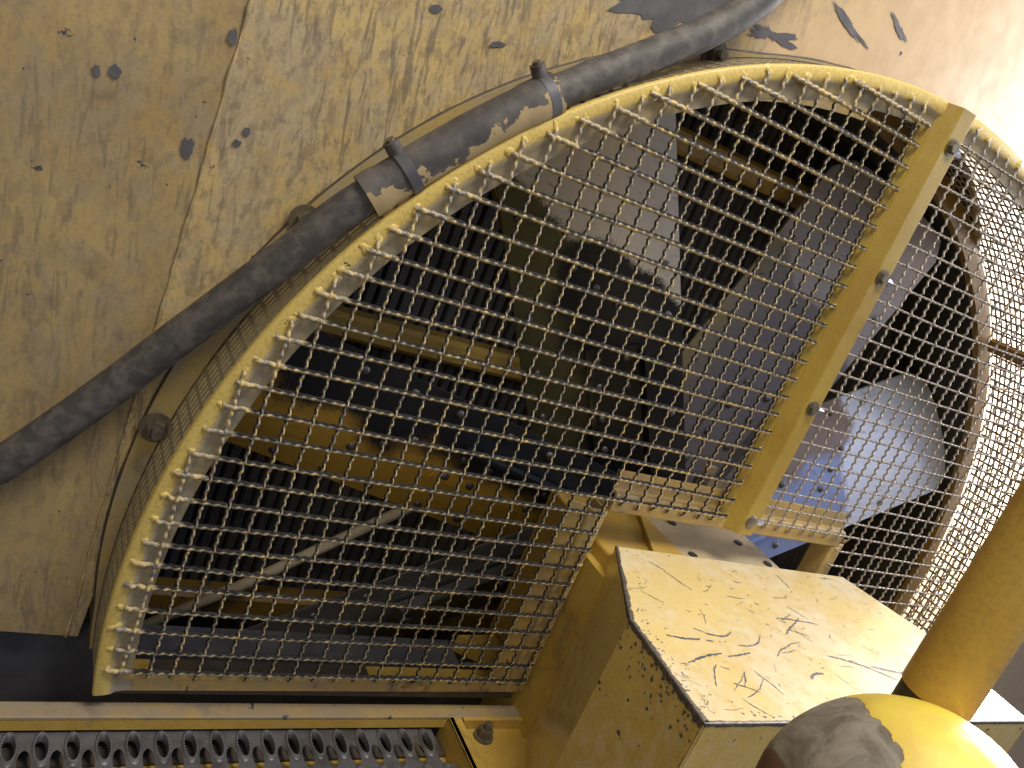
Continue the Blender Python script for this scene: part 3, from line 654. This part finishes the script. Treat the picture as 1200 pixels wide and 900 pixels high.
for args in [(18.6, 7.2, 0.25, 1.9, -0.3, .12), (18.5, 8.9, -0.35, 2.6, 0.1, .10), (21.2, 8.4, -0.25, 1.6, 0, .09), (20.6, 6.6, 0.6, 2.6, -1.3, .08), (22.5, 7.6, 0.2, 2.4, -1.2, .07), (24.4, 8.2, -0.5, 2.8, 0.3, .06),
             (26.5, 6.6, -0.7, 2.8, 0.2, .09), (27.0, 5.4, -0.1, 3.0, 0.4, .09), (28.0, 8.0, 0.1, 3.8, 0.6, .13), (30.5, 8.6, 0.3, 3.4, -0.2, .16), (25.2, 9.6, -0.9, 1.4, 1.4, .17),
             (19.0, 10.2, -1.0, 1.8, 0.3, .05), (20.2, 10.8, -0.3, 2.4, -0.4, .05), (19.8, 10.4, -0.5, 1.6, 0, .04), (22.0, 9.2, 1.2, 1.6, 0, .06), (27.2, 9.2, 1.3, 2.0, -0.5, .04), (29.5, 11.3, 0.0, 3.5, 0.1, .12)]: curve(*args)
for _ in range(300):
    x, z = rs.uniform(16, 39), rs.uniform(0.6, 12); l = rs.choice([.08, .12, .2, .3, .5, 1.3]); curve(x, z, rs.gauss(0.1, 0.7), l, rs.gauss(0, .4), rs.choice([.02, .03, .045, .06]))
mbs.build('scratches', M['scratch'], cov, kind='stuff')
# bare worn strips along the edges of the cover, jagged on their inner side
mbw = MB()
def worn(a, b, w0, w1, side, sd, gap=0.0, stepl=0.06, nrm=None):
    a, b = Vector(a), Vector(b); L_ = (b-a).length; n = int(L_/stepl); d = (b-a)/L_; vv = []; prev = False
    sv = Vector(side)
    for i in range(n+1):
        t = i*stepl; q = noise.noise(Vector((t*0.8, sd, 0)))*0.6+noise.noise(Vector((t*3.1, sd, 4)))*0.35+noise.noise(Vector((t*9.0, sd, 8)))*0.3
        w_ = max(0.0, w0+(w1-w0)*i/n)*(1+1.5*q)-gap
        vv.append((a+d*t, max(0.0, w_)))
    for i in range(n):
        (p, w_a), (q, w_b) = vv[i], vv[i+1]
        if w_a <= 0.005 and w_b <= 0.005: continue
        mbw.add([tuple(p), tuple(q), tuple(q+sv*w_b), tuple(p+sv*w_a)], [(0, 1, 2, 3)])
E0, E1, E2, E3, E4 = (20.3, .5), (17.3, 6.3), (16.85, 12.1), (38.7, 12.1), (39.1, 5.6)
def dirn(p, q): v = Vector((q[0]-p[0], 0, q[1]-p[1])).normalized(); return v
T2 = TOP+.012
for (p, q, wt, ws, sd) in ((E0, E1, (.05, .16), (.04, .14), 1), (E1, E2, (.13, .15), (.16, .24), 2), (E2, E3, (.07, .06), (.10, .08), 3), (E3, E4, (.06, .05), (.05, .05), 4)):
    v = dirn(p, q); inn = Vector((-v.z, 0, v.x)); 
    if inn.dot(Vector((28-p[0], 0, 6-p[1]))) < 0: inn = -inn
    out_ = -inn
    worn((p[0]+inn.x*.05, T2, p[1]+inn.z*.05), (q[0]+inn.x*.05, T2, q[1]+inn.z*.05), wt[0], wt[1], tuple(inn), sd)
    o3 = out_*.012
    worn((p[0]+o3.x, TOP-.06, p[1]+o3.z), (q[0]+o3.x, TOP-.06, q[1]+o3.z), ws[0], ws[1], (0, -1, 0), sd+20)
    # the rounded edge itself, worn to the metal
    if sd < 4:
        c_ = inn*.045; mbw.tube([(p[0]+c_.x, TOP-.045, p[1]+c_.z), (q[0]+c_.x, TOP-.045, q[1]+c_.z)], .062, 8)
for (x, z, sx_, sz_) in ((16.85, 12.1, 1, 0), (16.85, 12.1, 0, -1)):
    worn((x+(0.06 if sx_ else -.012), TOP, z+(.012 if sx_ else -.06)), (x+(0.06 if sx_ else -.012), -8, z+(.012 if sx_ else -.06)), .05, .07, (sx_, 0, sz_), 50+sx_, gap=.03)
mbw.build('worn_edge', M['worn'], cov)
# scuffed pale chips along the front and left edges
mbc = MB()
def scab(px, py, pz, ax, n=7, r=.1):
    vv = [(px, py, pz)]
    for i in range(n):
        a = 2*PI*i/n; k = r*rs.uniform(.4, 1.3)
        vv.append((px+math.cos(a)*k, py, pz+math.sin(a)*k*.7) if ax == 'y' else (px+math.cos(a)*k*ax[0], py+math.sin(a)*k, pz+math.cos(a)*k*ax[1]))
    mbc.add(vv, [(0, 1+i, 1+(i+1) % n) for i in range(n)])
for _ in range(140):
    t_ = rs.random(); z = 6.3+t_*5.6; x = 17.3-0.45*t_; dd = abs(rs.gauss(0, .5))+.1
    scab(x+dd, TOP+.014, z, 'y', r=rs.uniform(.02, .07)) if rs.random() < .45 else scab(x-.035, TOP-dd*1.1-.1, z, (-.078, .997), r=rs.uniform(.02, .09))
for _ in range(80):
    x = rs.uniform(17.2, 38.5); dd = abs(rs.gauss(0, .3))+.1; scab(x, TOP+.014, 11.95-dd, 'y', r=rs.uniform(.03, .1)) if rs.random() < .6 else scab(x, TOP-.3-dd, 12.12, (1, 0), r=rs.uniform(.03, .1))
for _ in range(40): scab(16.85+.45*(t_ := rs.random())-.04, TOP-rs.uniform(.5, 12), 12.1-5.8*t_, (-.078, .997), r=rs.uniform(.02, .13))
mbc.build('paint_chips', M['scratch'], cov, kind='stuff')

# ================================================================ hose
hz = thing('hose', 'thick black rubber hose with a clamped sleeve lying along the guard rim', 'hose', (-5.7, 7.4, -1.9))
H = [(-9.5,2.2,-2.0),(-6.36,6.72,-1.9),(-5.69,7.36,-1.9),(-4.4,9.06,-1.8),(-2.91,11.15,-1.7),(-1.45,13.39,-1.5),(-0.01,15.64,-1.2),(1.42,17.89,-0.9),(2.63,19.85,-0.7),(3.97,21.53,-0.6),(5.63,23.45,-0.6),(7.38,25.27,-0.6),(9.64,27.26,-0.8),(12.09,29.22,-1.0),(14.33,31.08,-1.2),(15.89,32.7,-1.4),(16.93,34.43,-1.6),(18.4,38,-1.8)]
def spline(P, n=8):
    P = [Vector(p) for p in P]; o_ = []
    for i in range(len(P)-1):
        p0, p1, p2, p3 = P[max(i-1, 0)], P[i], P[i+1], P[min(i+2, len(P)-1)]
        for k in range(n):
            t = k/n; o_.append(0.5*((2*p1)+(p2-p0)*t+(2*p0-5*p1+4*p2-p3)*t*t+(3*p1-p0-3*p2+p3)*t**3))
    o_.append(P[-1]); return o_
hp = spline(H)
MB().tube(hp, 0.66, 28).build('hose_body', M['rubber'], hz, smooth=True)
sl = [p for p in hp if 3.2 < p.x < 8.9]
shade_auto(MB().tube(sl, 0.98, 32, radii=[0.78+0.05*(i < 3 or i > len(sl)-5)+0.015*noise.noise(p) for i, p in enumerate(sl)]).build('hose_sleeve', M['sleeve'], hz), 40)
for xs in (4.35, 8.35):
    i = min(range(len(hp)), key=lambda k: abs(hp[k].x-xs)); p, t = hp[i], (hp[i+1]-hp[i-1]).normalized()
    cl = MB().tube([p-t*.22, p-t*.2, p+t*.2, p+t*.22], 0.85, 32, radii=[0.80, 0.845, 0.845, 0.80]); cl = shade_auto(cl.build('hose_clamp', M['dark_steel'], hz), 40)
    u = Vector((-t.y, t.x, 0)).normalized(); q = p+u*0.85
    shade_auto(MB().tube([q-u*.2, q+u*.38], .3, 12).build('clamp_lug', M['rubber'], cl), 40)
    MB().tube([q+u*.35, q+u*.5], .17, 10).build('clamp_screw', M['bolt'], cl)
# ================================================================ walkway: edge angle, grating, bracket
wk = thing('walkway', 'metal walkway edge with a serrated safety grating below the fan guard', 'walkway', (0, -4, 2))
bevel(MB().box((-30, -2.18, -0.55), (19.8, -2.0, 0.30)).build('edge_angle', M['rail_strip'], wk), 0.05)
MB().box((-30, -2.66, 0.12), (15.5, -2.185, 0.292)).build('edge_face', M['bracket'], wk, label='yellow front face of the ledge, sooty in places')
MB().box((-30, -8, -0.75), (19.6, -2.2, -0.56)).build('back_plate', M['dark_steel'], wk)
# grating planks: raised serrated eyelets in rows
EA, EB = 0.27, 0.74
def eyelet():
    mb = MB(); mt = MB(); n = 28
    for i in range(n):
        a = 2*PI*i/n; a2 = 2*PI*(i+1)/n
        f = lambda q, s_, h: (math.cos(q)*EA*s_, h, math.sin(q)*EB*s_*(1 if s_ > .9 else .95))
        mb.add([f(a, 1.22, -.01), f(a2, 1.22, -.01), f(a2, 1.0, .07), f(a, 1.0, .07), f(a, .93, .05), f(a2, .93, .05), f(a, .9, -.32), f(a2, .9, -.32)], [(0,1,2,3), (3,2,5,4), (4,5,7,6)])
        c = f((a+a2)/2, .97, .06); w = .035; mt.add([(c[0]-w, .06, c[2]-w), (c[0]+w, .06, c[2]-w), (c[0]+w, .06, c[2]+w), (c[0]-w, .06, c[2]+w), (c[0], .13, c[2])], [(0,1,4), (1,2,4), (2,3,4), (3,0,4)])
    return mb, mt
em, et = eyelet(); me_e = mesh_of(em, 'eyelet', M['grating'], True); me_s = mesh_of(et, 'teeth', M['tooth'])
GY = -2.8; mbg = MB()
for r_i in range(5):
    zc = 1.05+2.2*r_i; sh = 0.55*(r_i % 2)
    for i in range(-9, 18):
        x = -3.28+i*1.10+sh
        if x > 15.0: continue
        if r_i < 3:
            e_ = put(me_e, 'eyelet', (x, GY, zc), wk)
            WORLDLOC[e_.name] = W((x, GY, zc)); q = bpy.data.objects.new('teeth', me_s); COL.objects.link(q); q.parent = e_
        for s1 in (-1, 1):
            vv = []; n = 26
            for j in range(n+1):
                z = zc-.85+2.2*j/n
                q_ = 1-((z-zc)/EB)**2; e1 = EA*math.sqrt(q_) if q_ > 0 else 0
                q_ = 1-((z-(zc+.72))/.62)**2; g1 = .24*math.sqrt(q_) if q_ > 0 else 0
                vv += [(x+s1*e1, GY-.02, z), (x+s1*(.55-g1), GY-.02, z)]
            mbg.add(vv, [(2*j, 2*j+1, 2*j+3, 2*j+2) for j in range(n)])
mbg.build('grating_sheet', M['grating'], wk)
MB().box((-30, -3.75, -0.5), (16, -3.6, 9)).build('under_plate', M['bracket'], wk)
MB().box((-30, -3.58, -0.4), (16, -3.45, 1.3)).build('under_beam', M['brown'], wk)

br = thing('corner_bracket', 'yellow corner bracket with a flanged edge and a big bolt beside the grating', 'bracket', (17, -3, 1))
MB().box((15.9, -2.75, 0.31), (20.5, -2.55, 7)).build('bracket_plate', M['bracket'], br)
bevel(MB().box((15.55, -3.6, -0.1), (15.85, -2.05, 9)).box((15.55, -2.2, -0.1), (16.25, -2.05, 9)).build('bracket_flange', M['bracket'], br), 0.05)
MB().box((16.3, -2.54, 0.32), (20.4, -2.0, 0.55)).build('bracket_upstand', M['bracket'], br)
mb = MB(); mb.tube([(17.35, -2.55, 1.1), (17.35, -2.42, 1.1)], .52, 20); mb.tube([(17.35, -2.42, 1.1), (17.35, -2.0, 1.1)], .38, 6); mb.tube([(17.35, -2.0, 1.1), (17.35, -1.65, 1.1)], .2, 10)
mb.build('bracket_bolt', M['bolt'], br)

# ================================================================ handrail tube with elbow, close to the camera
hr = thing('handrail', 'upright yellow tube ending in a bright yellow and grey elbow, in front of the cover', 'handrail', (15.2, 15.3, 18.7))
PX, PY, PZ = 14.3, 15.9, 19.2
shade_auto(MB().tube([(PX, PY+0.5, PZ), (PX, PY+.65, PZ), (PX, PY+22, PZ)], 0.875, 48, caps=False).build('rail_tube', M['tube_yellow'], hr), 40)
MB().tube([(PX, PY-2.5, PZ), (PX, PY+.7, PZ)], 0.83, 40).build('gap_shade_ring', M['brown'], hr)  # dark ring added to stand for the shaded gap above the elbow

# rounded elbow: bright yellow on the right, weathered grey coating on the left, meeting in a jagged line
ec = Vector((12.81, 13.52, 20.88)); er = 3.3; nu, nv_ = 120, 80
camr = Vector((0.8350447, 0.3756793, 0.4019520))
va = []; 
for j in range(nv_+1):
    ph = PI*0.75*j/nv_
    for i in range(nu):
        a = 2*PI*i/nu; dv = Vector((math.sin(ph)*math.cos(a), math.cos(ph), math.sin(ph)*math.sin(a))); rr_ = er*(1+0.018*noise.noise(dv*2.2)+0.004*noise.noise(dv*9)); va.append(tuple(ec+dv*rr_))
fa = []
for j in range(nv_):
    for i in range(nu): fa.append((j*nu+i, j*nu+(i+1) % nu, (j+1)*nu+(i+1) % nu, (j+1)*nu+i))
def mat_elbow():
    k = N('elbow_paint_and_grey_coating'); p = k.pos()
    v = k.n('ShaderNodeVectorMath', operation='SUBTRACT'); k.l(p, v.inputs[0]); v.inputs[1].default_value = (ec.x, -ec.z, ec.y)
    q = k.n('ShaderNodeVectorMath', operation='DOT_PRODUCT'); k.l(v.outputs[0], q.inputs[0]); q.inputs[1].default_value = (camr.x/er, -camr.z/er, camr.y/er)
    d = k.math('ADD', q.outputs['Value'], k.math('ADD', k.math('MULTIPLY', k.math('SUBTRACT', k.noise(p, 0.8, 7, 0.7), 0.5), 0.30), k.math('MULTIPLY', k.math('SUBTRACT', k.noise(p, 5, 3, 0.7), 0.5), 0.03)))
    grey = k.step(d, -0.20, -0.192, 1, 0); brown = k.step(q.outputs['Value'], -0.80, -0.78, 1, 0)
    a = k.noise(p, 0.9, 6, 0.7, 0.8); f = k.noise(p, 6, 4, 0.6)
    gc = k.mix(k.step(a, 0.35, 0.65), (0.33, 0.30, 0.25), (0.13, 0.11, 0.09)); gc = k.mix(k.math('MULTIPLY', f, 0.4), gc, (0.20, 0.18, 0.14))
    yc = k.mix(k.step(k.noise(p, 0.5, 5, 0.6), 0.35, 0.7), (0.84, 0.68, 0.09), (0.70, 0.50, 0.10))
    ch = k.step(k.noise(p, 1.3, 8, 0.62), 0.665, 0.675); yc = k.mix(ch, yc, (0.10, 0.09, 0.06))
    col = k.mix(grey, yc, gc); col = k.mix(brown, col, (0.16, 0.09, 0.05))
    h = k.math('ADD', k.math('MULTIPLY', grey, -0.8), k.math('SUBTRACT', k.math('MULTIPLY', a, 0.4), ch)); k.bump(h, 0.6, 0.06)
    return k.set(base=col, rough=k.math('ADD', k.math('MULTIPLY', grey, 0.2), 0.46))
shade_auto(raw('elbow_shell', va, fa, mat_elbow(), hr), 40)
